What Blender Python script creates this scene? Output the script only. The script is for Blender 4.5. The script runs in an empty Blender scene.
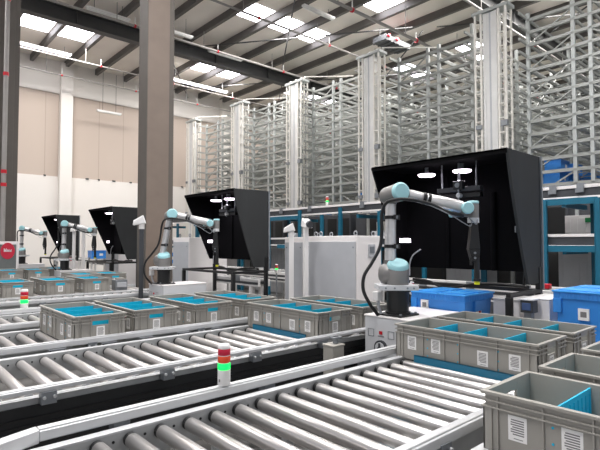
import bpy, math, random
from mathutils import Vector, Matrix
random.seed(7)
PI = math.pi
col = bpy.context.scene.collection
V = Vector

# ---------------------------------------------------------------- materials
MATS = {}
def s2l(c):
    return tuple(((x / 255) / 12.92 if x / 255 <= .04045 else ((x / 255 + .055) / 1.055) ** 2.4) for x in c)

def mat(name, rgb, rough=.5, metal=0., var=.06, scale=6., emit=0., ecol=None, bump=0., stretch=None, coat=0.):
    if name in MATS:
        return MATS[name]
    m = bpy.data.materials.new(name)
    m.use_nodes = True
    nt = m.node_tree
    b = nt.nodes['Principled BSDF']
    c = s2l(rgb)
    b.inputs['Roughness'].default_value = rough
    b.inputs['Metallic'].default_value = metal
    b.inputs['Coat Weight'].default_value = coat
    if var > 0:
        tc = nt.nodes.new('ShaderNodeTexCoord')
        mp = nt.nodes.new('ShaderNodeMapping')
        if stretch:
            mp.inputs['Scale'].default_value = stretch
        nz = nt.nodes.new('ShaderNodeTexNoise')
        nz.inputs['Scale'].default_value = scale
        nz.inputs['Detail'].default_value = 4
        rp = nt.nodes.new('ShaderNodeValToRGB')
        rp.color_ramp.elements[0].position = .3
        rp.color_ramp.elements[1].position = .7
        rp.color_ramp.elements[0].color = (*[x * (1 - var) for x in c], 1)
        rp.color_ramp.elements[1].color = (*[min(1, x * (1 + var)) for x in c], 1)
        nt.links.new(tc.outputs['Object'], mp.inputs['Vector'])
        nt.links.new(mp.outputs['Vector'], nz.inputs['Vector'])
        nt.links.new(nz.outputs['Fac'], rp.inputs['Fac'])
        nt.links.new(rp.outputs['Color'], b.inputs['Base Color'])
        if bump > 0:
            bp = nt.nodes.new('ShaderNodeBump')
            bp.inputs['Strength'].default_value = bump
            bp.inputs['Distance'].default_value = .01
            nt.links.new(nz.outputs['Fac'], bp.inputs['Height'])
            nt.links.new(bp.outputs['Normal'], b.inputs['Normal'])
    else:
        b.inputs['Base Color'].default_value = (*c, 1)
    if emit:
        b.inputs['Emission Color'].default_value = (*s2l(ecol or rgb), 1)
        b.inputs['Emission Strength'].default_value = emit
    MATS[name] = m
    return m

M_tote = mat('tote_grey_plastic', (152, 149, 142), .45, var=.05, scale=3)
M_div = mat('divider_cyan_plastic', (0, 178, 214), .4, var=.04)
M_liner = M_div
M_blue = mat('blue_bin_plastic', (52, 136, 218), .4, var=.05)
M_blue2 = mat('light_blue_lid_plastic', (62, 156, 232), .35, var=.05)
M_label = mat('paper_label', (235, 234, 232), .6, var=.02)
M_ink = mat('label_ink', (120, 118, 118), .6, var=.1, scale=300)
M_roller = mat('brushed_steel_roller', (190, 187, 185), .33, .88, var=.02, scale=9, stretch=(1, .1, 1))
M_rollw = mat('pale_zinc_roller', (208, 204, 201), .33, .7, var=.02, scale=9, stretch=(1, .1, 1))
M_alu = mat('anodised_aluminium', (204, 205, 206), .40, .35, var=.05, scale=5, stretch=(.2, 3, 3))
M_frame = mat('galvanised_channel', (186, 188, 188), .45, .35, var=.08, scale=9)
M_plate = mat('bracket_zinc', (140, 144, 148), .4, .6, var=.08, scale=20)
M_black = mat('black_plastic', (16, 16, 17), .4, var=.15)
M_rubber = mat('black_belt_rubber', (22, 23, 25), .55, var=.15, scale=14)
M_cloth = mat('black_booth_cloth', (5, 5, 7), .9, var=.2, scale=4)
M_cloth.node_tree.nodes['Principled BSDF'].inputs['Specular IOR Level'].default_value = .12
M_clothlit = mat('lit_booth_side_cloth', (40, 42, 43), .8, var=.22, scale=3, bump=.3, stretch=(1, 1, .3))  # black booth cloth greyed for the light on its outer side
M_white = mat('white_powder_coat', (228, 226, 224), .4, var=.02)
M_cab = mat('cabinet_light_grey', (204, 205, 207), .45, var=.03)
M_cabpanel = mat('cabinet_panel_grey', (176, 178, 182), .45, var=.03)
M_cabw = mat('cabinet_warm_white', (232, 228, 226), .4, var=.02)
M_teal = mat('teal_painted_steel', (14, 98, 124), .45, var=.08)
M_tealbar = mat('teal_stop_plate', (22, 108, 140), .35, var=.06)
M_rgrey = mat('robot_joint_grey', (128, 126, 124), .4, .3, var=.04)
M_rtube = mat('robot_tube_aluminium', (215, 213, 212), .32, .55, var=.04)
M_cap = mat('robot_cap_pale_blue', (158, 206, 212), .4, var=.03)
M_brown = mat('column_taupe_paint', (116, 103, 93), .6, var=.07, scale=3, bump=.1)
M_browne = mat('column_edge_paint_and_shade', (88, 82, 76), .6, var=.07, scale=3)  # edge paint, also the darker tone for the shaded side face
M_girder = mat('girder_dark_grey_paint', (70, 70, 70), .6, var=.1, scale=2)
M_purlin = mat('purlin_grey', (96, 92, 89), .6, var=.1, scale=2)
M_roof = mat('roof_sheet_white', (236, 229, 220), .7, var=.05, scale=.8)
M_wall = mat('wall_white_paint', (226, 221, 215), .8, var=.02, scale=.6)
M_floor = mat('floor_polished_concrete', (112, 110, 107), .35, var=.08, scale=1.2)
M_rack = mat('rack_galvanised', (178, 182, 180), .45, .3, var=.08, scale=4)
M_rackb = mat('rack_beam_galvanised', (160, 162, 158), .45, .35, var=.10, scale=4)
M_mast = mat('mast_aluminium', (214, 214, 212), .4, .3, var=.05, scale=3)
M_cream = mat('mast_cream_rail', (220, 217, 210), .5, var=.04)
M_pipe = mat('sprinkler_pipe_paint', (150, 146, 142), .5, var=.05)
M_red = mat('red_coupling', (196, 20, 40), .4, var=.05)
M_sky = mat('rooflight_glow', (255, 255, 255), .5, var=0, emit=9.0, ecol=(246, 246, 255))
M_tube = mat('fluorescent_tube_glow', (255, 255, 255), .5, var=0, emit=2.2, ecol=(238, 236, 255))
M_tubeoff = mat('fluorescent_tube_off', (236, 236, 232), .35, var=.02)
M_led = mat('booth_lamp_glow', (255, 255, 255), .5, var=0, emit=7., ecol=(255, 238, 255))
M_lr = mat('stack_light_red', (176, 8, 48), .3, var=.0, emit=.12)
M_lo = mat('stack_light_amber', (206, 70, 26), .3, var=.0, emit=.12)
M_lg = mat('stack_light_green_lit', (10, 235, 90), .3, var=.0, emit=1.6, ecol=(0, 240, 90))
M_yel = mat('yellow_tip', (226, 226, 30), .4, var=0)
M_darkm = mat('machine_dark_grey', (60, 62, 66), .5, var=.1)
M_hole = mat('screw_dark', (30, 30, 32), .5, var=.1)
M_green = mat('green_mark', (20, 130, 70), .5, var=.1)

def cladding():
    m = bpy.data.materials.new('wall_beige_cladding'); m.use_nodes = True
    nt = m.node_tree; b = nt.nodes['Principled BSDF']
    tc = nt.nodes.new('ShaderNodeTexCoord'); sp = nt.nodes.new('ShaderNodeSeparateXYZ')
    nt.links.new(tc.outputs['Object'], sp.inputs[0])
    mu = nt.nodes.new('ShaderNodeMath'); mu.operation = 'MULTIPLY'; mu.inputs[1].default_value = 1 / 1.15
    fr = nt.nodes.new('ShaderNodeMath'); fr.operation = 'FRACT'
    lt = nt.nodes.new('ShaderNodeMath'); lt.operation = 'LESS_THAN'; lt.inputs[1].default_value = .035
    nt.links.new(sp.outputs['X'], mu.inputs[0]); nt.links.new(mu.outputs[0], fr.inputs[0]); nt.links.new(fr.outputs[0], lt.inputs[0])
    mx = nt.nodes.new('ShaderNodeMix'); mx.data_type = 'RGBA'
    mx.inputs['A'].default_value = (*s2l((186, 171, 159)), 1); mx.inputs['B'].default_value = (*s2l((172, 157, 145)), 1)
    nt.links.new(lt.outputs[0], mx.inputs['Factor']); nt.links.new(mx.outputs['Result'], b.inputs['Base Color'])
    b.inputs['Roughness'].default_value = .6
    return m
M_clad = cladding()

# ---------------------------------------------------------------- mesh builder
class MB:
    def __init__(s): s.v = []; s.f = []; s.mi = []; s.sm = []; s.mats = []
    def _m(s, m):
        if m not in s.mats: s.mats.append(m)
        return s.mats.index(m)
    def quad(s, pts, m, smooth=False):
        b = len(s.v); s.v += [tuple(p) for p in pts]; s.f.append(tuple(range(b, b + len(pts)))); s.mi.append(s._m(m)); s.sm.append(smooth)
    def hexa(s, p, m):           # p: 8 corners, bottom 4 ccw then top 4
        b = len(s.v); s.v += [tuple(q) for q in p]
        for f in ((3, 2, 1, 0), (4, 5, 6, 7), (0, 1, 5, 4), (1, 2, 6, 5), (2, 3, 7, 6), (3, 0, 4, 7)):
            s.f.append(tuple(b + i for i in f)); s.mi.append(s._m(m)); s.sm.append(False)
    def box(s, x0, x1, y0, y1, z0, z1, m):
        s.hexa([(x0, y0, z0), (x1, y0, z0), (x1, y1, z0), (x0, y1, z0), (x0, y0, z1), (x1, y0, z1), (x1, y1, z1), (x0, y1, z1)], m)
    def bar(s, p, q, w, h, m, up=(0, 0, 1)):   # rectangular bar from p to q
        p, q = V(p), V(q); d = (q - p).normalized(); u = V(up)
        if abs(d.dot(u)) > .98: u = V((0, 1, 0))
        sx = d.cross(u).normalized() * (w / 2); uz = sx.cross(d).normalized() * (h / 2)
        s.hexa([p - sx - uz, p + sx - uz, q + sx - uz, q - sx - uz, p - sx + uz, p + sx + uz, q + sx + uz, q - sx + uz], m)
    def lathe(s, p, q, prof, m, n=20, caps=True):   # prof: list of (t along axis 0..1 or metres if >?, radius)
        p, q = V(p), V(q); d = (q - p); L = d.length; d.normalize()
        a = V((0, 0, 1)) if abs(d.z) < .9 else V((1, 0, 0))
        x = d.cross(a).normalized(); y = d.cross(x).normalized()
        k = s._m(m); rings = []
        for t, r in prof:
            b = len(s.v)
            for i in range(n):
                an = 2 * PI * i / n
                s.v.append(tuple(p + d * (t * L) + x * (r * math.cos(an)) + y * (r * math.sin(an))))
            rings.append(b)
        for a0, b0 in zip(rings, rings[1:]):
            for i in range(n):
                j = (i + 1) % n
                s.f.append((a0 + i, b0 + i, b0 + j, a0 + j)); s.mi.append(k); s.sm.append(True)
        if caps:
            for (t, r), flip in ((prof[0], False), (prof[-1], True)):
                if r < 1e-5: continue
                b = len(s.v)
                for i in range(n):
                    an = 2 * PI * i / n
                    s.v.append(tuple(p + d * (t * L) + x * (r * math.cos(an)) + y * (r * math.sin(an))))
                idx = list(range(b, b + n))
                s.f.append(tuple(idx if not flip else idx[::-1])); s.mi.append(k); s.sm.append(False)
    def cyl(s, p, q, r, m, n=20): s.lathe(p, q, [(0, r), (1, r)], m, n)
    def capsule_can(s, p, q, r, m, e=.12, n=24):     # rounded-edge can
        s.lathe(p, q, [(0, r * .80), (e * .3, r * .93), (e, r), (1 - e, r), (1 - e * .3, r * .93), (1, r * .80)], m, n)
    def tube(s, pts, r, m, n=8, sub=6):
        P = [V(p) for p in pts]
        if sub > 1 and len(P) > 2:
            Q = []
            E_ = [P[0] * 2 - P[1]] + P + [P[-1] * 2 - P[-2]]
            for i in range(1, len(E_) - 2):
                p0, p1, p2, p3 = E_[i - 1:i + 3]
                for t_ in range(sub):
                    t = t_ / sub
                    Q.append(.5 * ((2 * p1) + (p2 - p0) * t + (2 * p0 - 5 * p1 + 4 * p2 - p3) * t * t + (3 * p1 - p0 - 3 * p2 + p3) * t ** 3))
            Q.append(P[-1]); P = Q
        k = s._m(m); rings = []; x = None
        for i, p in enumerate(P):
            d = (P[min(i + 1, len(P) - 1)] - P[max(i - 1, 0)]).normalized()
            if x is None:
                a = V((0, 0, 1)) if abs(d.z) < .9 else V((1, 0, 0)); x = d.cross(a).normalized()
            x = (x - d * x.dot(d)).normalized(); y = d.cross(x)
            rings.append(len(s.v))
            for j in range(n):
                an = 2 * PI * j / n; s.v.append(tuple(p + x * (r * math.cos(an)) + y * (r * math.sin(an))))
        for a0, b0 in zip(rings, rings[1:]):
            for i in range(n):
                j = (i + 1) % n; s.f.append((a0 + i, a0 + j, b0 + j, b0 + i)); s.mi.append(k); s.sm.append(True)
        for rr, fl in ((rings[0], True), (rings[-1], False)):
            idx = [rr + i for i in range(n)]
            s.f.append(tuple(idx[::-1] if fl else idx)); s.mi.append(k); s.sm.append(False)
    def build(s, name, parent=None, bevel=0., label=None):
        me = bpy.data.meshes.new(name); me.from_pydata(s.v, [], s.f)
        for m in s.mats: me.materials.append(m)
        me.polygons.foreach_set('material_index', s.mi); me.polygons.foreach_set('use_smooth', s.sm); me.update()
        o = bpy.data.objects.new(name, me); col.objects.link(o)
        if parent is not None: o.parent = parent
        if bevel:
            bv = o.modifiers.new('bevel', 'BEVEL'); bv.width = bevel; bv.segments = 2; bv.limit_method = 'ANGLE'; bv.angle_limit = math.radians(60)
        if label: o['label'] = label
        return o

def tag(o, label=None, cat=None, group=None, kind=None):
    if label: o['label'] = label
    if cat: o['category'] = cat
    if group: o['group'] = group
    if kind: o['kind'] = kind
    return o
def thing(name, label, cat, loc=(0, 0, 0), group=None, rz=0):
    o = bpy.data.objects.new(name, None); col.objects.link(o); o.location = loc; o.rotation_euler = (0, 0, rz)
    o.empty_display_size = .1
    return tag(o, label, cat, group)
def copy_tree(o, parent=None):
    c = o.copy(); col.objects.link(c); c.parent = parent
    for ch in list(o.children): copy_tree(ch, c)
    return c
def place(proto, loc, label, used, group=None, rz=None):
    o = proto if not used else copy_tree(proto)
    o.location = loc; o['label'] = label
    if rz is not None: o.rotation_euler = (0, 0, rz)
    if group: o['group'] = group
    return o

# ---------------------------------------------------------------- setting
W = MB(); W.box(-6, 33, -6, 23.4, -.2, 0, M_floor); tag(W.build('floor'), kind='structure')
b = MB(); YW = 23.0
b.box(-6, 33, YW, YW + .3, 0, 4.45, M_wall)
b.box(-6, 33, YW + .06, YW + .3, 4.45, 8.15, M_clad)
b.box(-6, 33, YW, YW + .3, 8.15, 9.6, M_wall)
tag(b.build('wall_left'), kind='structure')
b = MB(); b.box(33, 33.3, -6, 23.4, 0, 9.6, mat('far_wall_grey_sheet', (150, 150, 148), .7)); tag(b.build('wall_far'), kind='structure')
for i, x in enumerate((-2.0, 6.3, 14.6, 22.9)):
    b = MB(); b.box(x, x + .5, YW - .28, YW, 0, 9.5, M_wall); tag(b.build('trim_%d' % (i + 1)), kind='structure')
# clips along the bottom of the cladding
b = MB()
x = -5.5
while x < 14:
    w = random.uniform(.06, .16); b.box(x, x + w, YW - .04, YW + .06, 4.42, 4.49, M_girder); x += random.uniform(.5, 1.3)
tag(b.build('trim_5'), kind='structure')
ZR = 9.6
b = MB(); b.box(-6, 33, -6, YW + .4, ZR, ZR + .15, M_roof); tag(b.build('ceiling'), kind='structure')
b = MB()
x = -5.75
PX = []
while x < 33: PX.append(x); x += 1.36
for x in PX:
    b.box(x - .03, x + .03, -6, YW, ZR - .24, ZR - .001, M_purlin); b.box(x - .03, x + .10, -6, YW, ZR - .26, ZR - .24, M_purlin)
tag(b.build('ceiling_purlins'), kind='structure')
b = MB()
for y in (17.0, 7.2, -2.6):
    b.box(-6, 33, y - .012, y + .012, ZR - .75, ZR - .3, M_girder)
    b.box(-6, 33, y - .16, y + .16, ZR - .78, ZR - .75, M_girder); b.box(-6, 33, y - .16, y + .16, ZR - .3, ZR - .28, M_girder)
    for x in PX[::2]: b.box(x - .01, x + .01, y - .14, y + .14, ZR - .75, ZR - .3, M_girder)
tag(b.build('ceiling_girders'), kind='structure')
# diagonal roof ties
b = MB()
for x, y in ((9, 10), (15, 10), (21, 10), (9, 18), (15, 2), (15, 18)):
    b.cyl((x, y, ZR - .34), (x + 5.4, y + 7.4, ZR - .34), .025, M_girder, 8); b.cyl((x + 5.4, y, ZR - .38), (x, y + 7.4, ZR - .38), .025, M_girder, 8)
tag(b.build('ceiling_ties'), kind='structure')
# rooflights: one pane between each pair of purlins
def near_p(x): return min(range(len(PX)), key=lambda i: abs(PX[i] - x))
n = 0
for (x0, x1, y0, w) in ((3.6, 6.2, 19.0, 1.1), (9.9, 13.7, 18.75, 1.1), (16, 20, 18.7, 1.1), (9.6, 13.7, 12.95, 1.1), (16.8, 20.4, 12.75, 1.1), (1, 4.5, 6.2, 1.3), (12.3, 13.7, 9.5, 1.1),
                        (16.8, 20.4, 9.35, 1.1), (-3, 2, 12.8, 1.2), (3, 8, 1.8, 1.3), (-4, 1, 1.8, 1.3), (8, 14, -2.5, 1.3)):
    i0, i1 = near_p(x0), near_p(x1)
    for i in range(i0, i1):
        n += 1; b = MB(); b.box(PX[i] + .14, PX[i + 1] - .09, y0, y0 + w, ZR - .012, ZR - .002, M_sky)
        tag(b.build('window_%d' % n), kind='structure')

def column(x0, x1, y0, y1, label, ztop=8.84, m=None):
    m = m or M_brown
    o = thing('steel_column', label, 'column', ((x0 + x1) / 2, (y0 + y1) / 2, 0)); w = (x1 - x0) / 2; d = (y1 - y0) / 2
    b = MB(); b.box(-w + .012, w - .10, -d, d, .02, ztop, m); b.build('shaft', o, .006)
    for xa, xb in ((-w, -w + .012), (w - .10, w)):  # thin left plate paints the side face's shade; right strip is the flange
        b = MB(); b.box(xa, xb, -d + .002, d, .02, ztop, M_browne); b.build('flange_and_shade_strip', o)
    b = MB(); b.box(-w - .1, w + .1, -d - .1, d + .1, 0, .03, M_browne)
    for sx in (-1, 1):
        for sy in (-1, 1): b.cyl((sx * (w + .07), sy * (d + .07), .03), (sx * (w + .07), sy * (d + .07), .09), .018, M_plate, 8)
    b.build('base_plate', o)
    return o
column(4.06, 4.63, 9.0, 9.39, 'tall taupe steel column rising in front of the third robot booth')
column(1.75, 2.66, 12.95, 13.6, 'dark taupe steel column at the left edge with a white pipe in front', m=mat('column_grey_paint', (92, 86, 80), .6, var=.06, scale=3))
# sprinkler riser in front of left column
o = thing('sprinkler_riser', 'white vertical pipe with red couplings on the left column', 'pipe', (2.335, 12.7, 0))
b = MB(); b.cyl((0, 0, 0), (0, 0, 7.2), .05, M_pipe, 14); b.build('pipe', o)
for z in (7.15, 5.4, 3.15, 2.85):
    b = MB(); b.cyl((0, 0, z - .04), (0, 0, z + .04), .06, M_red, 14); b.build('coupling', o)
b = MB(); b.tube([(0, 0, 7.2), (-.1, 0, 7.4), (-.6, 0, 7.45), (-2.5, 0, 7.5)], .05, M_red, 10); b.build('red_elbow', o)

# sprinkler pipes and drops
def pipe_run(y, x0, x1, z, r, label, drops=3.2, off=0.):
    o = thing('sprinkler_pipe', label, 'pipe', (x0, y, z)); L = x1 - x0
    b = MB(); b.cyl((0, 0, 0), (L, 0, 0), r, M_pipe, 10); b.build('pipe', o)
    x = .8 + off
    while x < L:
        b = MB(); b.cyl((x, 0, r), (x, 0, ZR - .3 - z), .012, M_pipe, 6); b.build('hanger', o)
        b = MB(); b.cyl((x + .6, 0, 0), (x + .6, 0, .28), .016, M_tubeoff, 6)
        b.cyl((x + .57, 0, -.005), (x + .63, 0, -.005), r * 1.5, M_red, 8); b.build('sprinkler_head', o); x += drops
    return o
pipe_run(21.6, -5, 32, 8.55, .03, 'thin sprinkler pipe along the roof closest to the white end wall')
pipe_run(19.9, -5, 32, 8.7, .03, 'thin sprinkler pipe under the roof beyond the big girder', off=1)
pipe_run(15.4, -5, 32, 8.7, .04, 'sprinkler pipe just this side of the long dark girder', off=.5)
pipe_run(12.2, -5, 32, 8.7, .035, 'sprinkler pipe in the middle of the roof between girders')
pipe_run(9.3, 2, 32, 8.3, .05, 'thick pale sprinkler pipe crossing above the storage racks', off=.6)
pipe_run(7.0, 2, 32, 8.5, .04, 'sprinkler pipe over the nearest storage racks at upper right', off=1.2)

def light_run(x0, x1, y, z, lit, label):
    o = thing('ceiling_light', label, 'ceiling light', (x0, y, z), 'strip lights under the roof'); L = x1 - x0
    b = MB(); b.box(0, L, -.07, .07, 0, .06, M_white); b.build('housing', o)
    b = MB()
    for s in (-.035, .035): b.cyl((.03, s, -.02), (L - .03, s, -.02), .022, M_tube if lit else M_tubeoff, 8)
    b.build('tube', o)
    b = MB()
    for x in (.25, L - .25): b.cyl((x, 0, .06), (x, 0, ZR - .28 - z), .008, M_girder, 6)
    b.build('suspension_rod', o)
light_run(3.9, 6.0, 20.4, 9.02, True, 'lit strip light low beside the dark girder at upper left')
light_run(10.0, 13.0, 19.8, 8.85, True, 'lit strip light hanging right of the taupe column below the rooflights')
light_run(9.9, 11.5, 16.4, 9.08, False, 'unlit strip light fixed against the side of the long dark girder')
light_run(7.7, 8.8, 22.3, 7.5, False, 'unlit strip light hanging low before the beige cladding')
light_run(10.2, 11.6, 11.2, 9.05, False, 'unlit strip light hanging near the roof at top centre')
light_run(6.6, 8.4, 15.0, 8.7, False, 'unlit strip light above the girder left of the taupe column')
light_run(5.0, 6.4, 15.6, 8.9, False, 'unlit strip light at the very top left of the roof')

o = thing('roof_ventilation_unit', 'dark grey ventilation unit with red valves hanging under the roof at top centre', 'ventilation unit', (14.5, 11.0, 8.75))
b = MB(); b.box(-.75, .75, -.3, .3, .1, .3, M_darkm); b.build('housing', o, .01)
b = MB()
for i in range(6): b.box(-.7 + i * .25, -.66 + i * .25, -.31, .31, .07, .10, M_girder)
b.build('grille', o)
for x in (-.6, -.1): b = MB(); b.cyl((x, -.38, .25), (x, -.3, .25), .06, M_red, 12); b.build('valve', o)
for x in (-.7, .7): b = MB(); b.cyl((x, 0, .3), (x, 0, ZR - .28 - 8.75), .015, M_girder, 6); b.build('suspension_rod', o)

# ---------------------------------------------------------------- conveyors
RT = .745          # roller top height
def conveyor(x0, x1, y0, y1, pitch, rr, label, near='guard', far='guard', rm=M_roller, stop=None, bend=False, apron=False, side_in=.05, ph=0., nbr=4, far_in=.05, g0=0., low=False, cards=False):
    """rollers run along Y between y0 and y1; the line runs along X"""
    o = thing('roller_conveyor', label, 'conveyor', (x0, y0, 0)); L = x1 - x0; Wd = y1 - y0
    a, c = side_in, Wd - far_in
    for yy, inner in ((a, 1), (c, -1)):
        b = MB(); dn = .006 if (low and inner == 1) else 0.
        t0, t1 = (yy - .025, yy) if inner == 1 else (yy, yy + .025)
        if dn: t0, t1 = t0 - .02, t1 - .02
        b.box(0, L, t0, t1, RT - (.042 if dn else .125), RT + .005 - dn, M_frame)
        b.box(0, L, t0 - (0 if inner == -1 else .02), t1 + (.02 if inner == -1 else 0), RT - dn, RT + (.003 if dn else .012) - dn, M_alu)
        k = 0; x = ph + pitch / 2
        while x < L:
            yf = t1 if inner == 1 else t0
            b.cyl((x, yf - .003, RT - .028), (x, yf + .003, RT - .028), .006, M_hole, 8); x += pitch
        b.build('side_frame', o, .002)
    x = ph
    while x < L - rr:
        b = MB(); zc = RT - rr
        b.cyl((x, a + .004, zc), (x, a + .026, zc), rr * .96, M_plate if low else M_black, 16)
        b.lathe((x, c - .028, zc), (x, c - .004, zc), [(0, rr * .96), (1, rr * .96)], M_black, 16)
        b.lathe((x, a + .024, zc), (x, c - .024, zc), [(0, rr * .9), (.006, rr), (.994, rr), (1, rr * .9)], rm, 20)
        b.cyl((x, a - .005, zc), (x, c + .005, zc), .008, M_plate, 6)
        b.build('roller', o); x += pitch
    for side, kind in ((0, near), (1, far)):
        if kind != 'guard': continue
        yc = .0 if side == 0 else Wd; s = -1 if side == 0 else 1
        b = MB(); ya, yb = sorted((yc + s * .0, yc + s * .055))
        xs = g0
        b.box(xs, L, ya, yb, RT + (.030 if low else .018), RT + (.052 if low else .058), M_alu); b.box(xs, L, ya + .01, yb - .01, RT + .05, RT + (.058 if low else .066), M_alu)
        if bend and side == 1:
            b.hexa([(g0 - .40, ya - .14, RT + .012), (g0, ya, RT + .012), (g0, yb, RT + .012), (g0 - .42, yb - .14, RT + .012),
                    (g0 - .40, ya - .14, RT + .064), (g0, ya, RT + .064), (g0, yb, RT + .064), (g0 - .42, yb - .14, RT + .064)], M_alu)
        b.build('guard_rail', o, .004)
        for i in range(nbr):
            x = g0 + (L - g0) * (i + .4) / nbr
            b = MB(); yo = yb if side == 1 else ya
            b.box(x - .036, x + .036, *sorted((yo - s * .05, yo + s * .004)), RT - .035, RT + .028, M_plate)
            for dx in (-.024, .024): b.cyl((x + dx, yo + s * .002, RT + .0), (x + dx, yo + s * .014, RT + .0), .008, M_alu, 8)
            b.build('rail_bracket', o, .002)
    if apron:
        b = MB(); b.box(0, L, -.012, .0, RT - .40, RT - .04, M_rubber)
        for z in (RT - .10, RT - .135): b.box(0, L, -.02, -.012, z - .004, z + .004, M_black)
        b.build('belt_side', o)
    for x in (.25, L * .5, L - .2):
        for yy in (a - .012, c + .012):
            b = MB(); b.box(x - .025, x + .025, yy - .012, yy + .03, 0.0, RT - .12, M_frame); b.build('leg', o)
    b = MB()
    for x in (.25, L * .5, L - .2): b.box(x - .02, x + .02, a, c, RT - .26, RT - .20, M_frame)
    b.box(0, L, a + .1, a + .2, RT - .16, RT - .13, M_frame)
    b.box(L * .5, L * .62, a + .3, a + .42, RT - .3, RT - .2, M_teal)
    b.build('cross_brace', o)
    if cards:
        for i, (x, w_, m_) in enumerate(((.98, .07, M_teal), (1.12, .06, M_cab), (1.33, .09, M_plate), (1.62, .05, M_teal), (1.86, .05, M_teal), (2.08, .1, M_plate), (2.3, .07, M_cab), (2.52, .09, M_teal), (2.8, .08, M_plate))):
            b = MB(); b.box(x, x + w_, c + .03, c + .09, RT - .11, RT - .02, m_); b.cyl((x + w_ / 2, c + .06, RT - .02), (x + w_ / 2, c + .06, RT - .005), .012, M_hole, 8); b.build('drive_card', o, .003)
    if stop:
        xs = stop - x0; b = MB(); b.box(xs - .012, xs, a + .08, c - .10, RT - .012, RT + .045, M_tealbar); b.box(xs - .012, xs + .002, a + .08, c - .1, RT + .039, RT + .045, M_tealbar)
        b.build('stop_plate', o, .002, label='teal stop plate')
    return o
conveyor(-.3, 3.7, -.02, .94, .133, .03, 'roller conveyor nearest the camera carrying the large front totes', near='guard', far='none')
conveyor(-.3, 3.72, 1.06, 2.055, .133, .03, 'long silver roller conveyor across the foreground with shining rollers', stop=2.70, bend=True, ph=.07, far_in=.075, g0=.815, cards=True)
conveyor(-.2, 3.72, 2.74, 3.72, .142, .029, 'roller conveyor with black side beyond the near stack light', far='none', stop=2.645, apron=True, low=True, nbr=6, rm=M_rollw)
conveyor(0, 3.72, 3.84, 4.80, .145, .029, 'conveyor carrying the row of four divided totes before the second robot', far='none', rm=M_rollw)
conveyor(.2, 3.72, 4.93, 5.93, .145, .029, 'empty pale conveyor just beyond the row of four divided totes', near='guard', rm=M_rollw)
conveyor(.6, 3.72, 6.78, 7.66, .145, .029, 'empty pale conveyor behind the second robot before the distant tote row', rm=M_rollw, far='none')
conveyor(.8, 3.72, 7.74, 8.70, .145, .029, 'distant conveyor carrying a row of totes left of the taupe column', rm=M_rollw, near='none', far='none')
conveyor(1.0, 3.72, 8.80, 9.76, .145, .029, 'distant conveyor behind the second tote row beside the taupe column', rm=M_rollw, near='none', far='none')
conveyor(1.2, 3.72, 11.42, 12.2, .145, .029, 'farthest conveyor with totes in front of the fourth robot', rm=M_rollw, near='none', far='none')

# sensors on the rails between the lines
sb = MB(); sb.box(-.045, .045, -.02, .02, -.02, .02, M_darkm); sb.box(-.04, -.02, -.023, -.018, -.012, .0, M_lg); sb.box(-.005, .01, -.023, -.018, -.012, .0, M_lr)
sb.box(-.06, .06, -.012, .02, .02, .026, M_plate)
sens = tag(sb.build('photo_sensor'), 'x', 'sensor')
first = True
for x in (1.05, 1.42, 1.72, 2.05, 2.38):
    s = sens if first else sens.copy()
    if not first: col.objects.link(s)
    s.location = (x, 3.765, RT - .01); first = False
    s['label'] = 'small dark photo sensor mounted between the divided tote row and the rollers'; s['group'] = 'photo sensors between conveyors'
# grey cover box behind the near rail
o = thing('cover_box', 'upright beige grey metal cover box standing beside the white rail', 'box', (2.475, 2.40, 0))
b = MB(); b.box(-.055, .055, -.05, .05, .0, .80, mat('cover_box_grey', (164, 160, 152), .5, var=.04)); b.build('cover', o, .006)
b = MB(); b.box(-.06, .06, -.055, .055, .80, .812, mat('cover_box_grey', (164, 160, 152))); b.cyl((.02, 0, .812), (.02, 0, .86), .02, M_plate, 10); b.box(-.015, .055, -.03, .03, .845, .86, M_plate); b.build('lid', o, .003)

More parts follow.
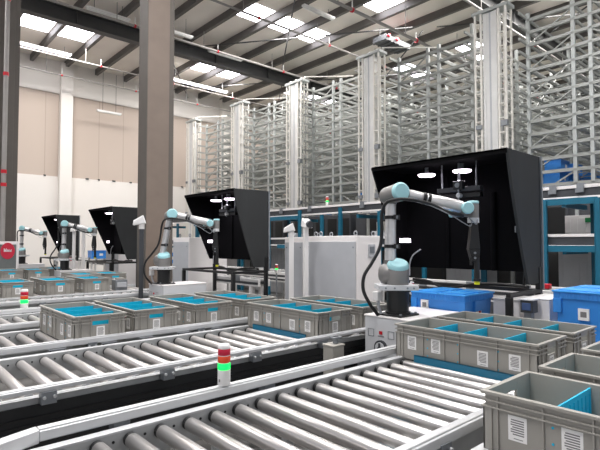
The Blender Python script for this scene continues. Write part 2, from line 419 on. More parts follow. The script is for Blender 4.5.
# ---------------------------------------------------------------- totes
TL, TW, TH = .955, .405, .225
def make_tote(ndiv=3):
    o = thing('divided_tote', 'x', 'tote')
    L, Wd, H, t = TL / 2, TW / 2, TH, .008
    i = .013   # walls are set in from the rim
    b = MB()
    xo, yo = Wd - i, L - i
    b.box(-xo, xo, -yo, yo, 0, .012, M_tote)
    for s in (-1, 1):        # long walls
        xa, xb = sorted((s * xo, s * (xo - t))); b.box(xa, xb, -yo, yo, .012, H - .01, M_tote)
    hw, h0, h1 = .062, H - .078, H - .046
    for s in (-1, 1):        # end walls with a hand hole
        ya, yb = sorted((s * yo, s * (yo - t)))
        b.box(-xo + t, -hw, ya, yb, .012, H - .01, M_tote); b.box(hw, xo - t, ya, yb, .012, H - .01, M_tote)
        b.box(-hw, hw, ya, yb, .012, h0, M_tote); b.box(-hw, hw, ya, yb, h1, H - .01, M_tote)
    b.build('shell', o, .0015)
    def ring(z0, z1, e, inner=.0):
        X, Y = Wd - e, L - e; q = MB()
        xi, yi = xo - t + inner, yo - t + inner
        q.box(-X, -xi, -Y, Y, z0, z1, M_tote); q.box(xi, X, -Y, Y, z0, z1, M_tote)
        q.box(-xi, xi, -Y, -yi, z0, z1, M_tote); q.box(-xi, xi, yi, Y, z0, z1, M_tote)
        return q
    ring(H - .012, H, 0).build('rim', o, .0015)
    q = MB()
    for z0 in (H - .036, H - .060):
        X, Y = Wd - .002, L - .002
        q.box(-X, -xo + .001, -Y, Y, z0, z0 + .006, M_tote); q.box(xo - .001, X, -Y, Y, z0, z0 + .006, M_tote)
        for s in (-1, 1):
            ya, yb = sorted((s * (yo - .001), s * Y))
            if z0 < H - .05 and False: continue
            q.box(-xo, -hw - .012, ya, yb, z0, z0 + .006, M_tote); q.box(hw + .012, xo, ya, yb, z0, z0 + .006, M_tote)
    for s in (-1, 1):
        for y in (-.42, -.24, .0, .10, .255, .415):
            xa, xb = sorted((s * (xo - .001), s * (xo + .009)))
            q.box(xa, xb, y - .003, y + .003, .01, H - .012, M_tote)
        for x in (-.17, -.14, -.075, .075, .14, .17):
            ya, yb = sorted((s * (yo - .001), s * (yo + .009)))
            q.box(x - .003, x + .003, ya, yb, .01, H - .012, M_tote)
    for sx in (-1, 1):
        for sy in (-1, 1):
            xa, xb = sorted((sx * (xo - .028), sx * (xo + .006))); ya, yb = sorted((sy * (yo - .028), sy * (yo + .006)))
            q.box(xa, xb, *sorted((sy * (yo - .001), sy * (yo + .006))), .004, H - .06, M_tote)
            q.box(*sorted((sx * (xo - .001), sx * (xo + .006))), ya, yb, .004, H - .06, M_tote)
    q.build('rib', o, .001)
    ys = {3: (-.245, .01, .225), 4: (-.30, -.13, .06, .25)}[ndiv]
    for y in ys:
        q = MB(); q.box(-xo + t + .002, xo - t - .002, y - .003, y + .003, .014, H - .013, M_div)
        n_ = 9
        for j in range(n_):
            x = (-xo + .03) + j * (2 * xo - .06) / (n_ - 1); q.box(x - .003, x + .003, y - .005, y + .005, .02, H - .03, M_div)
        for z in (.045, .095, .15):
            for s in (-1, 1): q.cyl((s * (xo - .0005), y, z), (s * (xo + .002), y, z), .0045, M_div, 8)
        q.build('divider', o)
    def lab(face, p, z, w, h):
        q = MB(); e = .0012
        def r(a0, a1, z0, z1, m, d0, d1):
            if face in ('-x', '+x'):
                s = -1 if face == '-x' else 1; q.box(*sorted((s * (xo + d0), s * (xo + d1))), *sorted((a0, a1)), z0, z1, m)
            else:
                s = -1 if face == '-y' else 1; q.box(*sorted((a0, a1)), *sorted((s * (yo + d0), s * (yo + d1))), z0, z1, m)
        r(p - w / 2, p + w / 2, z, z + h, M_label, 0, e)
        rnd = random.Random(int(abs(p) * 1000) + 3)
        for j in range(7):
            zz = z + h * (.24 + .095 * j); a = p - w * .36; bb = p + w * (.36 - (0 if j % 3 else rnd.uniform(.0, .12)))
            r(a, bb, zz, zz + h * .05, M_ink, e, e + .0004)
        r(p - w * .3, p + w * .2, z + h * .08, z + h * .11, M_ink, e, e + .0004)
        q.build('paper_label', o)
    for (y, z) in ((.345, .068), (.165, .072), (-.15, .05), (-.34, .06)):
        lab('-x', y, z, .066, .088)
    lab('-y', .0, .052, .062, .085); lab('+y', .05, .052, .06, .08)
    return o
tote = make_tote(3)
cnt = 0
def put(x, y, label, group=None):
    global cnt
    r = place(tote, (x, y, RT + .001), label, cnt > 0, group); cnt += 1; return r
put(2.915, 1.575, 'grey divided tote with four labels against the teal stop plate by the first robot')
put(3.425, 1.57, 'grey divided tote just behind the one at the teal stop plate by the first robot')
put(1.935, .44, 'largest grey tote in the bottom right corner with big labels and hand hole')
put(2.455, .44, 'grey tote directly behind the largest bottom right tote')
put(2.985, .44, 'grey tote at the right edge, third in line from the bottom corner')
put(2.86, 3.22, 'grey tote beside the teal stop plate of the conveyor left of the first robot')
put(3.385, 3.215, 'grey tote directly before the large white electrical cabinet')
put(1.37, 4.28, 'leftmost tote of the row of four, standing apart near the left stack light')
put(1.845, 4.32, 'second tote from left in the row of four before the taupe column')
put(2.41, 4.33, 'third tote from left in the row of four below the second robot')
put(2.94, 4.33, 'rightmost tote of the row of four, below the second robot gripper')
# distant row
for x, l in ((1.13, 'distant tote cut by the left photo edge in the nearer distant row'), (1.63, 'distant tote above the left stack light with cyan hand hole'),
             (2.19, 'distant tote right of the one above the left stack light'), (2.72, 'rightmost distant tote of the nearer distant row, left of the column')):
    put(x, 8.22, l)
for x, l in ((2.95, 'far tote behind the rightmost distant tote, before the third booth stand'), (3.42, 'far tote at the right end before the third booth stand')):
    put(x, 9.28, l)
for x, l in ((1.75, 'far tote at the left edge in front of the red round sign'), (2.22, 'far tote under the fourth robot arm pedestal'), (2.70, 'far tote beside the fourth robot, right neighbour of the pedestal'),):
    put(x, 11.55, l)
put(3.2, 11.82, 'farthest right tote of the back row, left of the third robot pedestal')
# small grey unit on the distant tote row
b = MB(); b.box(-.1, .1, -.08, .08, 0, .17, M_plate); b.box(-.08, .08, -.1, -.08, .05, .13, M_cabpanel); b.box(-.06, .06, -.06, .06, .17, .2, M_tote)
o = tag(b.build('grey_sensor_unit', None, .005), 'small grey metal unit standing beside the distant totes', 'sensor unit'); o.location = (3.17, 8.0, RT)

# ---------------------------------------------------------------- lidded blue bins
def blue_bin(w, d, h, loc, label, detail=True):
    o = thing('lidded_bin', label, 'bin', loc)
    x, y = w / 2, d / 2; b = MB()
    b.hexa([(-x + .03, -y + .03, 0), (x - .03, -y + .03, 0), (x - .03, y - .03, 0), (-x + .03, y - .03, 0), (-x + .015, -y + .015, h - .05), (x - .015, -y + .015, h - .05), (x - .015, y - .015, h - .05), (-x + .015, y - .015, h - .05)], M_blue)
    b.build('body', o, .008)
    b = MB()
    b.box(-x + .004, x - .004, -y + .004, y - .004, h - .062, h - .012, M_blue)
    n = int(d / .03)
    for i in range(n + 1):
        yy = -y + .012 + i * (d - .024) / n; b.box(-x, x, yy - .003, yy + .003, h - .058, h - .012, M_blue)
    n = int(w / .03)
    for i in range(n + 1):
        xx = -x + .012 + i * (w - .024) / n; b.box(xx - .003, xx + .003, -y, y, h - .058, h - .012, M_blue)
    b.box(-x - .006, x + .006, -y - .006, y + .006, h - .012, h, M_blue2)
    for sx, sy in ((-1, -1), (-1, 1), (1, -1), (1, 1)):
        b.box(*sorted((sx * x * .12, sx * (x - .03))), *sorted((sy * y * .08, sy * (y - .03))), h, h + .008, M_blue2)
    b.build('lid', o, .002)
    for s in (-1, 1):
        b = MB(); b.box(-x - .002, -x + .03, *sorted((s * y, s * (y - .06))), h - .17, h - .06, M_blue); b.build('corner_grip', o, .003)
        b = MB(); b.box(-.09, .09, *sorted((s * (y - .02), s * (y + .004))), h - .15, h - .06, M_blue)
        b.build('handle', o, .003)
        b = MB()
    lw = .055 if w < .5 else .075
    b = MB(); yy = y * .48; z = h * .48
    b.box(-x + .004, -x + .024, yy - lw / 2, yy + lw / 2, z, z + lw * 1.15, M_label); b.box(-x + .0035, -x + .0045, yy - lw * .28, yy + lw * .28, z + lw * .3, z + lw * .85, M_ink); b.build('paper_label', o); b = MB()
    b.box(-lw * .4, lw * .4, -y + .004, -y + .024, z - .04, z + lw * .8 - .04, M_label); b.box(-lw * .25, lw * .25, -y + .0035, -y + .0045, z - .02, z + lw * .4 - .02, M_red)
    b.build('paper_label', o)
    return o
blue_bin(.51, .54, .30, (4.015, 2.385, .78), 'blue lidded bin with small label behind the first robot pedestal')
blue_bin(.66, .82, .408, (4.34, 1.10, RT), 'large light blue lidded bin at the right photo edge')
# supports for the two bins
for (x0, x1, y0, y1, zt, lab_) in ((3.77, 4.26, 2.12, 2.66, .78, 'white bench carrying the blue bin behind the first robot'), (3.95, 4.75, .62, 1.80, RT, 'white bench carrying the large blue bin at right')):
    o = thing('bench', lab_, 'bench', ((x0 + x1) / 2, (y0 + y1) / 2, 0)); w, d = (x1 - x0) / 2, (y1 - y0) / 2
    b = MB(); b.box(-w, w, -d, d, zt - .04, zt, M_white); b.build('bench_top', o, .004)
    for sx in (-1, 1):
        for sy in (-1, 1):
            b = MB(); b.box(*sorted((sx * w, sx * (w - .05))), *sorted((sy * d, sy * (d - .05))), 0, zt - .04, M_white); b.build('leg', o)

# ---------------------------------------------------------------- stack lights
def stack_light(loc, s, label, pole=.0):
    o = thing('stack_light', label, 'signal light', loc)
    b = MB(); b.cyl((0, 0, -pole), (0, 0, .012 * s), .018 * s, M_plate, 12); b.lathe((0, 0, .0), (0, 0, .075 * s), [(0, .028 * s), (.06, .031 * s), (1, .031 * s)], M_white, 24)
    b.box(-.033 * s, -.030 * s, -.012 * s, -.004 * s, .02 * s, .032 * s, M_ink); b.build('base', o)
    z = .075
    for nm, m in (('green_lens', M_lg), ('amber_lens', M_lo), ('red_lens', M_lr)):
        b = MB(); b.lathe((0, 0, z * s), (0, 0, (z + .031) * s), [(0, .029 * s), (.04, .0305 * s), (.96, .0305 * s), (1, .029 * s)], m, 24); b.build(nm, o)
        b = MB(); b.cyl((0, 0, (z + .0305) * s), (0, 0, (z + .0345) * s), .029 * s, M_white, 20); b.build('spacer_ring', o); z += .0345
    b = MB(); b.lathe((0, 0, z * s), (0, 0, (z + .018) * s), [(0, .0305 * s), (.6, .030 * s), (1, .022 * s)], M_white, 24); b.build('cap', o)
    return o
stack_light((1.36, 2.083, RT + .066), 1.03, 'stack light standing on the white rail in the foreground, green lit')
stack_light((1.33, 6.02, RT + .02), 1.25, 'stack light on the left in front of the distant totes, green lit', .05)
stack_light((3.9, 2.74, 1.03), .62, 'small stack light at the left end of the blue lidded bin', 1.03)
stack_light((5.3, 6.5, 1.0), .8, 'small stack light under the second booth stand', 1.0)

# ---------------------------------------------------------------- robot cell
R_ = V((.744, -.668, 0)); C_ = V((-.668, -.744, 0))
def P(r, c, z): return R_ * r + C_ * c + V((0, 0, z))
def can_cap(o, p, q, r, m=M_cap):
    b = MB(); b.lathe(p, q, [(0, r), (.5, r), (.85, r * .93), (1, r * .8)], m, 28); return b.build('joint_cap', o)
def make_robot(lean=0.):
    o = thing('articulated_robot', 'x', 'robot arm'); Q = lambda r, c, z: P(r + lean, c, z)
    b = MB(); b.box(-.12, .12, -.12, .12, 0, .014, M_black)
    for sx in (-1, 1):
        for sy in (-1, 1): b.cyl((sx * .1, sy * .1, .014), (sx * .1, sy * .1, .026), .011, M_plate, 8)
    b.cyl((0, 0, .014), (0, 0, .205), .088, M_black, 32); b.cyl((0, 0, .19), (0, 0, .206), .105, M_black, 32); b.cyl((0, 0, .014), (0, 0, .03), .1, M_black, 32)
    b.build('pedestal', o, .002)
    b = MB(); b.hexa([P(-.17, -.13, .207), P(.14, -.13, .207), P(.14, .13, .207), P(-.17, .13, .207), P(-.17, -.13, .245), P(.14, -.13, .245), P(.14, .13, .245), P(-.17, .13, .245)][::1], M_cab)
    for r in (-.12, -.05, .05, .1): b.cyl(P(r, .129, .226), P(r, .135, .226), .008, M_plate, 8)
    b.build('mounting_plate', o, .003)
    b = MB(); b.box(-.17, -.11, .07, .12, .12, .19, M_white); b.tube([(-.14, .09, .12), (-.13, .09, .06), (-.11, .08, .01)], .012, M_cabpanel); b.build('junction_box', o, .004)
    # shoulder
    b = MB(); b.lathe(P(0, 0, .245), P(0, 0, .385), [(0, .085), (.08, .09), (.9, .09), (1, .082)], M_rgrey, 32)
    b.lathe(P(-.02, -.02, .33), P(-.14, -.06, .33), [(0, .085), (.6, .085), (.9, .07), (1, .05)], M_rgrey, 28)
    sh = b.build('shoulder_joint', o)
    can_cap(sh, P(0, .0, .375), P(0, .025, .425), .088)
    # upper arm
    b = MB(); b.lathe(P(-.052, -.05, .33), Q(-.042, -.05, .97), [(0, .05), (.12, .046), (.9, .043), (1, .05)], M_rtube, 28)
    b.cyl(P(-.052, -.05, .40), P(-.051, -.05, .44), .052, M_rgrey, 28); b.cyl(Q(-.043, -.05, .90), Q(-.043, -.05, .93), .049, M_rgrey, 28)
    ua = b.build('upper_arm', o)
    for z in (.553, .79):
        P_ = lambda r, c, zz, dl=lean * (z - .33) / .64: R_ * (r + dl) + C_ * c + V((0, 0, zz))
        b = MB(); b.cyl(P_(-.047, -.05, z - .014), P_(-.047, -.05, z + .014), .052, M_black, 24); b.hexa([P_(-.03, .0, z - .02), P_(.02, .0, z - .02), P_(.02, .012, z - .02), P_(-.03, .012, z - .02), P_(-.03, .0, z + .02), P_(.02, .0, z + .02), P_(.02, .012, z + .02), P_(-.03, .012, z + .02)], M_black)
        b.cyl(P_(-.005, .01, z - .012), P_(-.005, .016, z + .012), .009, M_plate, 10); b.build('strap', ua)
    # elbow
    b = MB(); b.lathe(Q(-.085, -.115, .965), Q(.015, .055, .99), [(0, .045), (.07, .064), (.2, .073), (1, .073)], M_rgrey, 30)
    b.lathe(Q(-.0, .02, .985), Q(.085, .01, .972), [(0, .06), (.8, .052), (1, .046)], M_rgrey, 28)
    el = b.build('elbow_joint', o)
    can_cap(el, Q(.013, .052, .99), Q(.024, .085, .992), .076)
    # forearm
    f0, f1 = Q(.07, .01, .975), Q(.53, .0, .872)
    b = MB(); b.lathe(f0, f1, [(0, .045), (.30, .045), (.31, .04), (.36, .04), (.37, .048), (.97, .05), (1, .044)], M_rtube, 28)
    fa = b.build('forearm', o)
    for t in (.29, .37):
        p = f0.lerp(f1, t); q = f0.lerp(f1, t + .055); b = MB(); b.cyl(p, q, .05, M_black, 24); b.build('strap', fa)
    b = MB(); b.lathe(f0.lerp(f1, .98), f1, [(0, .046), (1, .046)], M_rgrey, 24)
    b.lathe(Q(.555, -.07, .865), Q(.555, .05, .862), [(0, .03), (.1, .048), (1, .05)], M_rgrey, 24)
    b.lathe(Q(.46, -.06, .825), Q(.64, -.05, .835), [(0, .034), (1, .038)], M_rgrey, 24)
    b.lathe(Q(.63, -.03, .78), Q(.63, -.03, .905), [(0, .043), (.9, .045), (1, .04)], M_rgrey, 24)
    wr = b.build('wrist_joint', o)
    can_cap(wr, Q(.555, .048, .862), Q(.555, .072, .862), .05); can_cap(wr, Q(.462, -.06, .825), Q(.44, -.062, .822), .034); can_cap(wr, Q(.63, -.03, .903), Q(.63, -.03, .925), .045)
    b = MB(); b.cyl(Q(.625, -.02, .745), Q(.625, -.02, .785), .046, M_cab, 24); b.build('tool_flange', o)
    # gripper
    def slab(z0, z1, a0, a1, b0, b1, c0=-.045, c1=.02, m=M_black):
        g.hexa([Q(a0, c0, z0), Q(a1, c0, z0), Q(a1, c1, z0), Q(a0, c1, z0), Q(b0, c0, z1), Q(b1, c0, z1), Q(b1, c1, z1), Q(b0, c1, z1)], m)
    g = MB(); slab(.53, .735, .575, .665, .60, .65); slab(.47, .53, .59, .66, .575, .665); slab(.43, .47, .60, .64, .59, .66)
    for z in (.5, .46): g.cyl(Q(.62, .018, z), Q(.62, .028, z), .01, M_plate, 10)
    gr = g.build('gripper', o, .004)
    g = MB(); g.cyl(Q(.645, -.01, .29), Q(.645, -.01, .53), .022, M_black, 16); g.cyl(Q(.60, -.01, .40), Q(.60, -.01, .50), .012, M_black, 12); g.cyl(Q(.645, -.01, .27), Q(.645, -.01, .29), .03, M_black, 16); g.build('suction_tube', gr)
    g = MB(); g.cyl(Q(.645, -.01, .245), Q(.645, -.01, .27), .022, M_yel, 14); g.build('suction_tip', gr, label='yellow suction tip')
    # cables
    pts = [(462, 216, .03), (445, 212, .05), (430, 205, .07), (412, 201, .10), (396, 200, .10), (385, 203, .06), (381, 214, .03), (381, 232, .02), (379, 247, .02), (371, 262, .03), (363, 275, .04), (362, 289, .05), (368, 302, .06), (377, 314, .03)]
    b = MB(); b.tube([P((u - 397) / 123. + lean * min(1, max(0, (300 - v) / 95.)), c, (314 - v) / 123.) for u, v, c in pts], .014, M_black, 10); b.build('cable_hose', o)
    pts = [(412, 200, .06), (430, 207, .08), (448, 215, .06), (460, 222, .05), (468, 226, .04), (470, 221, .03), (466, 217, .05), (474, 224, .04), (476, 219, .03)]
    b = MB(); b.tube([P((u - 397) / 123. + lean * min(1, max(0, (300 - v) / 95.)), c, (314 - v) / 123.) for u, v, c in pts], .004, M_plate, 6); b.build('air_tube', o)
    return o
def make_booth(front=True):
    o = thing('inspection_booth', 'x', 'booth')          # origin at floor under front right corner of the hood (x 4.0 y 1.85)
    D, Wd = .63, 1.46; zt, zb = 2.32, 1.25
    b = MB(); b.box(D - .02, D, 0, Wd, zb, zt, M_cloth)
    for y in (.42,): b.cyl((D - .03, y, zb), (D - .03, y, zt - .3), .03, M_cloth, 12); b.cyl((D - .03, y + .5, zb), (D - .03, y + .5, zt - .1), .02, M_cloth, 12)
    b.build('back_panel', o)
    b = MB(); b.hexa([(0, 0, zt - .015), (D, 0, zt - .015), (D, Wd, zt - .015), (0, Wd, zt - .015), (0, 0, zt), (D, 0, zt), (D, Wd, zt), (0, Wd, zt)], M_cloth)
    b.box(0, .02, 0, Wd, zt - .04, zt + .003, M_cloth); b.build('hood', o)
    for y, m, zl, xb in ((0, M_clothlit, 1.16, .36), (Wd, M_cloth, zb, .50)):
        b = MB(); N = 10; rows = []
        for i in range(N + 1):
            t = i / N; z = zt - .005 + (zl - zt) * t; xf = xb * (t ** 1.25 if y == 0 else t)
            rows.append((xf, z))
        for (xa, za), (xc, zc) in zip(rows, rows[1:]):
            b.hexa([(xc, y - .012, zc), (D, y - .012, zc), (D, y + .012, zc), (xc, y + .012, zc), (xa, y - .012, za), (D, y - .012, za), (D, y + .012, za), (xa, y + .012, za)], m)
        b.build('side_panel', o)
    b = MB()
    for y in (-.015, Wd + .015): b.box(D, D + .025, y - .0125, y + .0125, 1.1, zt, M_plate)
    b.box(D, D + .025, 0, Wd, zt - .03, zt, M_plate); b.build('rear_frame', o)
    for (x, y) in ((.33, .60), (.33, 1.00)):
        b = MB(); b.cyl((x, y, zt - .08), (x, y, zt - .02), .02, M_plate, 12); b.cyl((x, y, zt - .09), (x, y, zt - .08), .075, M_darkm, 28); l = b.build('booth_lamp', o)
        b = MB(); b.lathe((x, y, zt - .11), (x, y, zt - .09), [(0, .075), (.3, .085), (1, .088)], M_led, 28); b.build('lamp_lens', l, label='glowing round lamp lens')
    b = MB(); b.box(.30, .36, .40, .86, zt - .30, zt - .255, M_darkm); b.box(.30, .36, .40, .86, zt - .36, zt - .32, M_black)
    for y in (.45, .82): b.cyl((.33, y, zt - .3), (.33, y, zt - .015), .008, M_plate, 8)
    cr = b.build('camera_rail', o, .002)
    b = MB(); b.box(.26, .32, .56, .66, zt - .28, zt - .2, M_black); b.cyl((.25, .61, zt - .24), (.28, .61, zt - .24), .025, M_plate, 14); b.cyl((.29, .61, zt - .2), (.29, .61, zt - .02), .012, M_plate, 8)
    b.cyl((.25, .60, zt - .34), (.30, .60, zt - .34), .022, M_cab, 12); b.cyl((.28, .61, zt - .38), (.28, .61, zt - .28), .01, M_plate, 8); b.build('camera', cr, .003)
    b = MB(); b.box(.43, .45, 1.29, 1.42, 1.525, 1.57, M_led); b.box(.45, .47, 1.41, 1.45, 1.53, 1.56, M_darkm); b.build('light_bar', o, label='glowing white light bar')
    b = MB(); b.tube([(.5, 1.2, 1.45), (.5, 1.3, 1.38), (.5, 1.34, 1.28), (.5, 1.34, 1.16)], .008, M_cabpanel, 8); b.tube([(.5, .1, 1.52), (.42, .05, 1.4), (.4, .04, 1.25), (.42, .06, 1.14)], .01, M_black, 8); b.build('cable', o)
    b = MB(); b.box(.575, .6, .12, .2, 1.62, 1.68, M_black); b.box(.57, .576, .19, .2, 1.62, 1.68, M_plate); b.build('switch_box', o)
    # stand
    zf = 1.10
    b = MB()
    for x in (.0, D - .03):
        if x > .1 or front: b.box(x - .02, x + .02, .0, Wd, zf - .035, zf, M_black)
    for y in (.0, Wd):
        if y < 1 or front: b.box(-.02, D + .0, y - .02, y + .02, zf - .035, zf, M_black)
    b.build('stand_frame', o, .003)
    for x in (.0, D - .03):
        for y in (.0, Wd):
            if x < .1 and y > 1 and not front: continue
            b = MB(); b.box(x - .025, x + .025, y - .025, y + .025, 0, zf - .035, M_black); b.build('leg', o, .003)
    for y in (.0, Wd):
        b = MB(); b.box(D - .06, D - .0, y - .02, y + .02, zf, 1.3, M_black); b.build('upright', o)
    X_ = D - .04
    b = MB(); b.tube([(X_, Wd - .1, 1.12), (X_, 1.15, 1.10), (X_, .98, 1.05), (X_, .8, 1.07), (X_, .6, 1.11), (X_, .3, 1.12), (X_ - .1, .05, 1.12)], .016, M_black, 8); b.build('cable_loom', o)
    return o
def make_cabinet():
    o = thing('robot_base_cabinet', 'x', 'cabinet')    # origin at A 3.05 B 2.40 on the floor
    b = MB(); b.box(.0, .68, -.215, .235, .0, .925, M_cab); b.box(-.006, .686, -.22, .241, .925, .94, M_cabw); b.build('body', o, .006)
    b = MB()
    for y, s in ((.17, 1), (-.03, 1)):
        for (y0, y1, z0, z1) in ((-.03, .03, .0, .004), (-.03, .03, .056, .06), (-.03, -.026, .0, .06), (.026, .03, .0, .06)): b.box(-.003, .001, y + y0, y + y1, .77 + z0, .77 + z1, M_plate)
    b.build('socket_outline', o)
    b = MB(); b.box(-.006, .0, .055, .085, .795, .82, M_red); b.build('indicator_light', o, label='small red indicator light')
    b = MB(); b.cyl((-.02, .065, .69), (.0, .065, .69), .06, M_darkm, 28); b.cyl((-.024, .065, .69), (-.02, .065, .69), .046, M_cab, 24)
    b.box(-.034, -.024, .058, .072, .66, .73, M_darkm); b.cyl((-.03, .065, .675), (-.024, .065, .675), .026, M_darkm, 18); b.build('rotary_switch', o)
    b = MB(); b.box(-.003, 0, .04, .10, .775, .783, M_ink); b.build('caption', o)
    return o
robot, booth, cab = make_robot(), make_booth(False), make_cabinet()
robot2, booth2 = make_robot(.11), make_booth(True)
OFF = [0, 4.05, 8.75, 12.9]
rl = ['robot arm nearest the camera, beside the large black booth at right', 'second robot arm, reaching right in front of the taupe column', 'third robot arm, beside the booth left of the taupe column', 'fourth robot arm, smallest, beside the red round sign']
bl = ['large black inspection booth at right with two glowing lamps', 'black inspection booth right of the taupe column', 'black inspection booth left of the taupe column, partly behind it', 'smallest black inspection booth at far left behind the third robot']
cl = ['white cabinet with red light and round switch under the nearest robot', 'white cabinet under the second robot in front of the taupe column', 'white cabinet under the third robot behind distant totes', 'white cabinet under the fourth robot at far left']
for k, off in enumerate(OFF):
    place(robot2 if k == 1 else robot, (3.22 - (.03 if k == 1 else 0) + (.08 if k == 3 else 0), 2.40 + off, .94), rl[k], k > 1)
    place(booth2 if k else booth, (4.0, 1.85 + off, 0), bl[k], k > 1)
    place(cab, (3.07 + (.08 if k == 3 else 0), 2.385 + off, 0), cl[k], k > 0)

# ---------------------------------------------------------------- scanner posts
def scanner_post(loc, h, rz, label, post=M_white, dark=True, w=.036):
    o = thing('scanner_post', label, 'scanner post', loc, rz=rz)
    b = MB(); b.box(-w, w, -w * .8, w * .8, 0, h, post); b.box(-w * 2, w * 2, -w * 2, w * 2, 0, .015, post); b.build('post', o, .004)
    b = MB(); b.hexa([(-.12, -.055, h - .05), (.06, -.055, h - .02), (.06, .055, h - .02), (-.12, .055, h - .05), (-.11, -.05, h + .02), (.02, -.06, h + .10), (.02, .06, h + .10), (-.11, .05, h + .02)], M_white)
    b.cyl((.0, 0, h - .1), (.0, 0, h + .02), .04, M_white, 14); hd = b.build('scanner_head', o, .012)
    if dark: b = MB(); b.cyl((-.15, 0, h - .0), (-.10, 0, h + .01), .05, M_darkm, 18); b.build('lens', hd)
    return o
scanner_post((4.7, 5.42, 0), 1.72, -.73, 'white scanner post with tilted white head, left one of the pair by the white cabinet', dark=False)
scanner_post((4.75, 5.16, 0), 1.78, 1.27, 'white scanner post with dark lens, right one of the pair by the white cabinet')
scanner_post((2.96, 6.69, 0), 1.82, -.5, 'grey scanner post with white head standing before the taupe column', post=M_darkm, dark=False, w=.03)
scanner_post((3.8, 12.45, 0), 1.84, .9, 'distant thin white scanner post just right of the third robot, left of two', dark=False)
scanner_post((4.06, 12.56, 0), 1.86, -.7, 'distant thin white scanner post just right of the third robot, right of two')

# ---------------------------------------------------------------- electrical cabinets
def ecab(x0, x1, y0, y1, h, label):
    o = thing('electrical_cabinet', label, 'cabinet', (x0, y0, 0)); w, d = x1 - x0, y1 - y0
    b = MB(); b.box(0, w, 0, d, 0, h, M_cabw); b.build('body', o, .006)
    b = MB(); b.box(-.012, .0, .02, d - .02, .05, h - .08, M_cabpanel)
    for y in (.06, d - .06): b.cyl((-.018, y, h - .16), (-.012, y, h - .16), .012, M_plate, 10)
    b.build('door', o, .004)
    for (x, y) in ((.06, .08), (.06, d - .15), (w - .08, .08), (.06, d * .75), (w - .08, d - .1)):
        b = MB(); n = 12; b.tube([(x, y + .03 * math.sin(2 * PI * i / n), h + .035 - .03 * math.cos(2 * PI * i / n)) for i in range(n + 1)], .009, M_plate, 6, 1); b.build('lifting_eye', o)
    b = MB(); b.box(w * .45, w * .72, -.010, 0, h - .30, h - .12, M_cabpanel); b.box(w * .49, w * .68, -.014, -.010, h - .24, h - .15, M_plate); b.build('control_panel', o)
    return o
ecab(5.0, 5.52, 4.40, 5.42, 1.62, 'large white electrical cabinet with grey door behind the nearest robot')
ecab(5.02, 5.5, 5.50, 5.95, 1.61, 'narrow white cabinet left of the large electrical cabinet')
ecab(4.3, 5.1, 7.73, 8.33, 1.62, 'white electrical cabinet between the taupe column and second booth')
ecab(5.0, 5.5, 12.7, 13.6, 1.45, 'distant white cabinet between the third and fourth booths')

# ---------------------------------------------------------------- cross line behind booths and white machines
def white_line(x0, x1, y0, y1, z, label):
    o = thing('transfer_conveyor', label, 'conveyor', (x0, y0, 0)); w, L = x1 - x0, y1 - y0
    for x in (0, w - .05):
        b = MB(); b.box(x, x + .05, 0, L, z - .12, z, M_white); b.box(x - .004, x + .0, 0, L, z - .09, z - .05, M_darkm); b.build('side_rail', o, .003)
    b = MB(); b.box(.05, w - .05, 0, L, z - .06, z - .03, M_rubber); b.build('belt', o)
    y = .2
    while y < L:
        b = MB()
        for x in (0, w - .05): b.box(x, x + .05, y, y + .05, 0, z - .12, M_white)
        b.box(.05, w - .05, y, y + .05, .3, .35, M_white); b.build('leg', o); y += 1.2
    y = .5
    while y < L: b = MB(); b.box(-.03, -.004, y, y + .1, z - .05, z + .05, M_plate); b.build('sensor_bracket', o); y += .7
    return o
white_line(5.75, 6.35, 1.2, 20, .98, 'long white belt conveyor running behind the booths')
white_line(6.7, 7.3, 1.2, 20, .80, 'second white belt conveyor farther behind the booths')
white_line(4.75, 5.0, 6.3, 7.6, .93, 'short low white conveyor beneath the second booth stand')
b = MB(); b.box(-.16, .16, -.12, .12, 0, 1.02, M_cabw); b.box(-.17, .17, -.125, .125, 1.02, 1.035, M_white)
o = tag(b.build('equipment_box', None, .006), 'pale grey equipment box beside the black stand leg at right', 'box'); o.location = (4.36, 1.97, 0)
b = MB(); b.box(-.03, .03, -.03, .03, -.21, 0, M_plate); b.box(-.05, .05, -.05, .05, 0, .10, M_darkm); b.box(-.056, -.05, -.035, .035, .02, .08, mat('device_blue_glass', (70, 90, 130), .2, var=.1)); b.box(-.06, .06, -.06, .06, .10, .112, M_cab)
o = tag(b.build('vision_device', None, .003), 'small dark device with blue glass front on the pale bench at right', 'device'); o.location = (4.05, 1.71, RT + .21)
b = MB(); b.box(-.04, .04, -.08, .08, 0, .06, M_red)
o = tag(b.build('red_hook_box', None, .01), 'small red box behind the lower corner of the large booth', 'box'); o.location = (6.0, 2.36, .98)
b = MB(); b.box(-.05, .05, -.22, .22, 0, .07, M_red)
o = tag(b.build('red_tray', None, .01), 'red tray on the conveyor left of the third robot stand', 'tray'); o.location = (3.9, 13.1, 1.07)
b = MB(); b.box(-.12, .12, -.28, .28, 0, 1.07, M_cabw); o = tag(b.build('pedestal_box', None, .005), 'white pedestal under the red tray at far left', 'pedestal'); o.location = (3.9, 13.1, 0)
b = MB(); b.box(-.22, .22, -.10, .10, 0, .31, M_cabw); b.box(-.225, .225, -.105, .105, .31, .322, M_white)
o = tag(b.build('switch_enclosure', None, .006), 'white enclosure box on the pale bench left of the large blue bin', 'box'); o.location = (4.35, 1.68, RT)
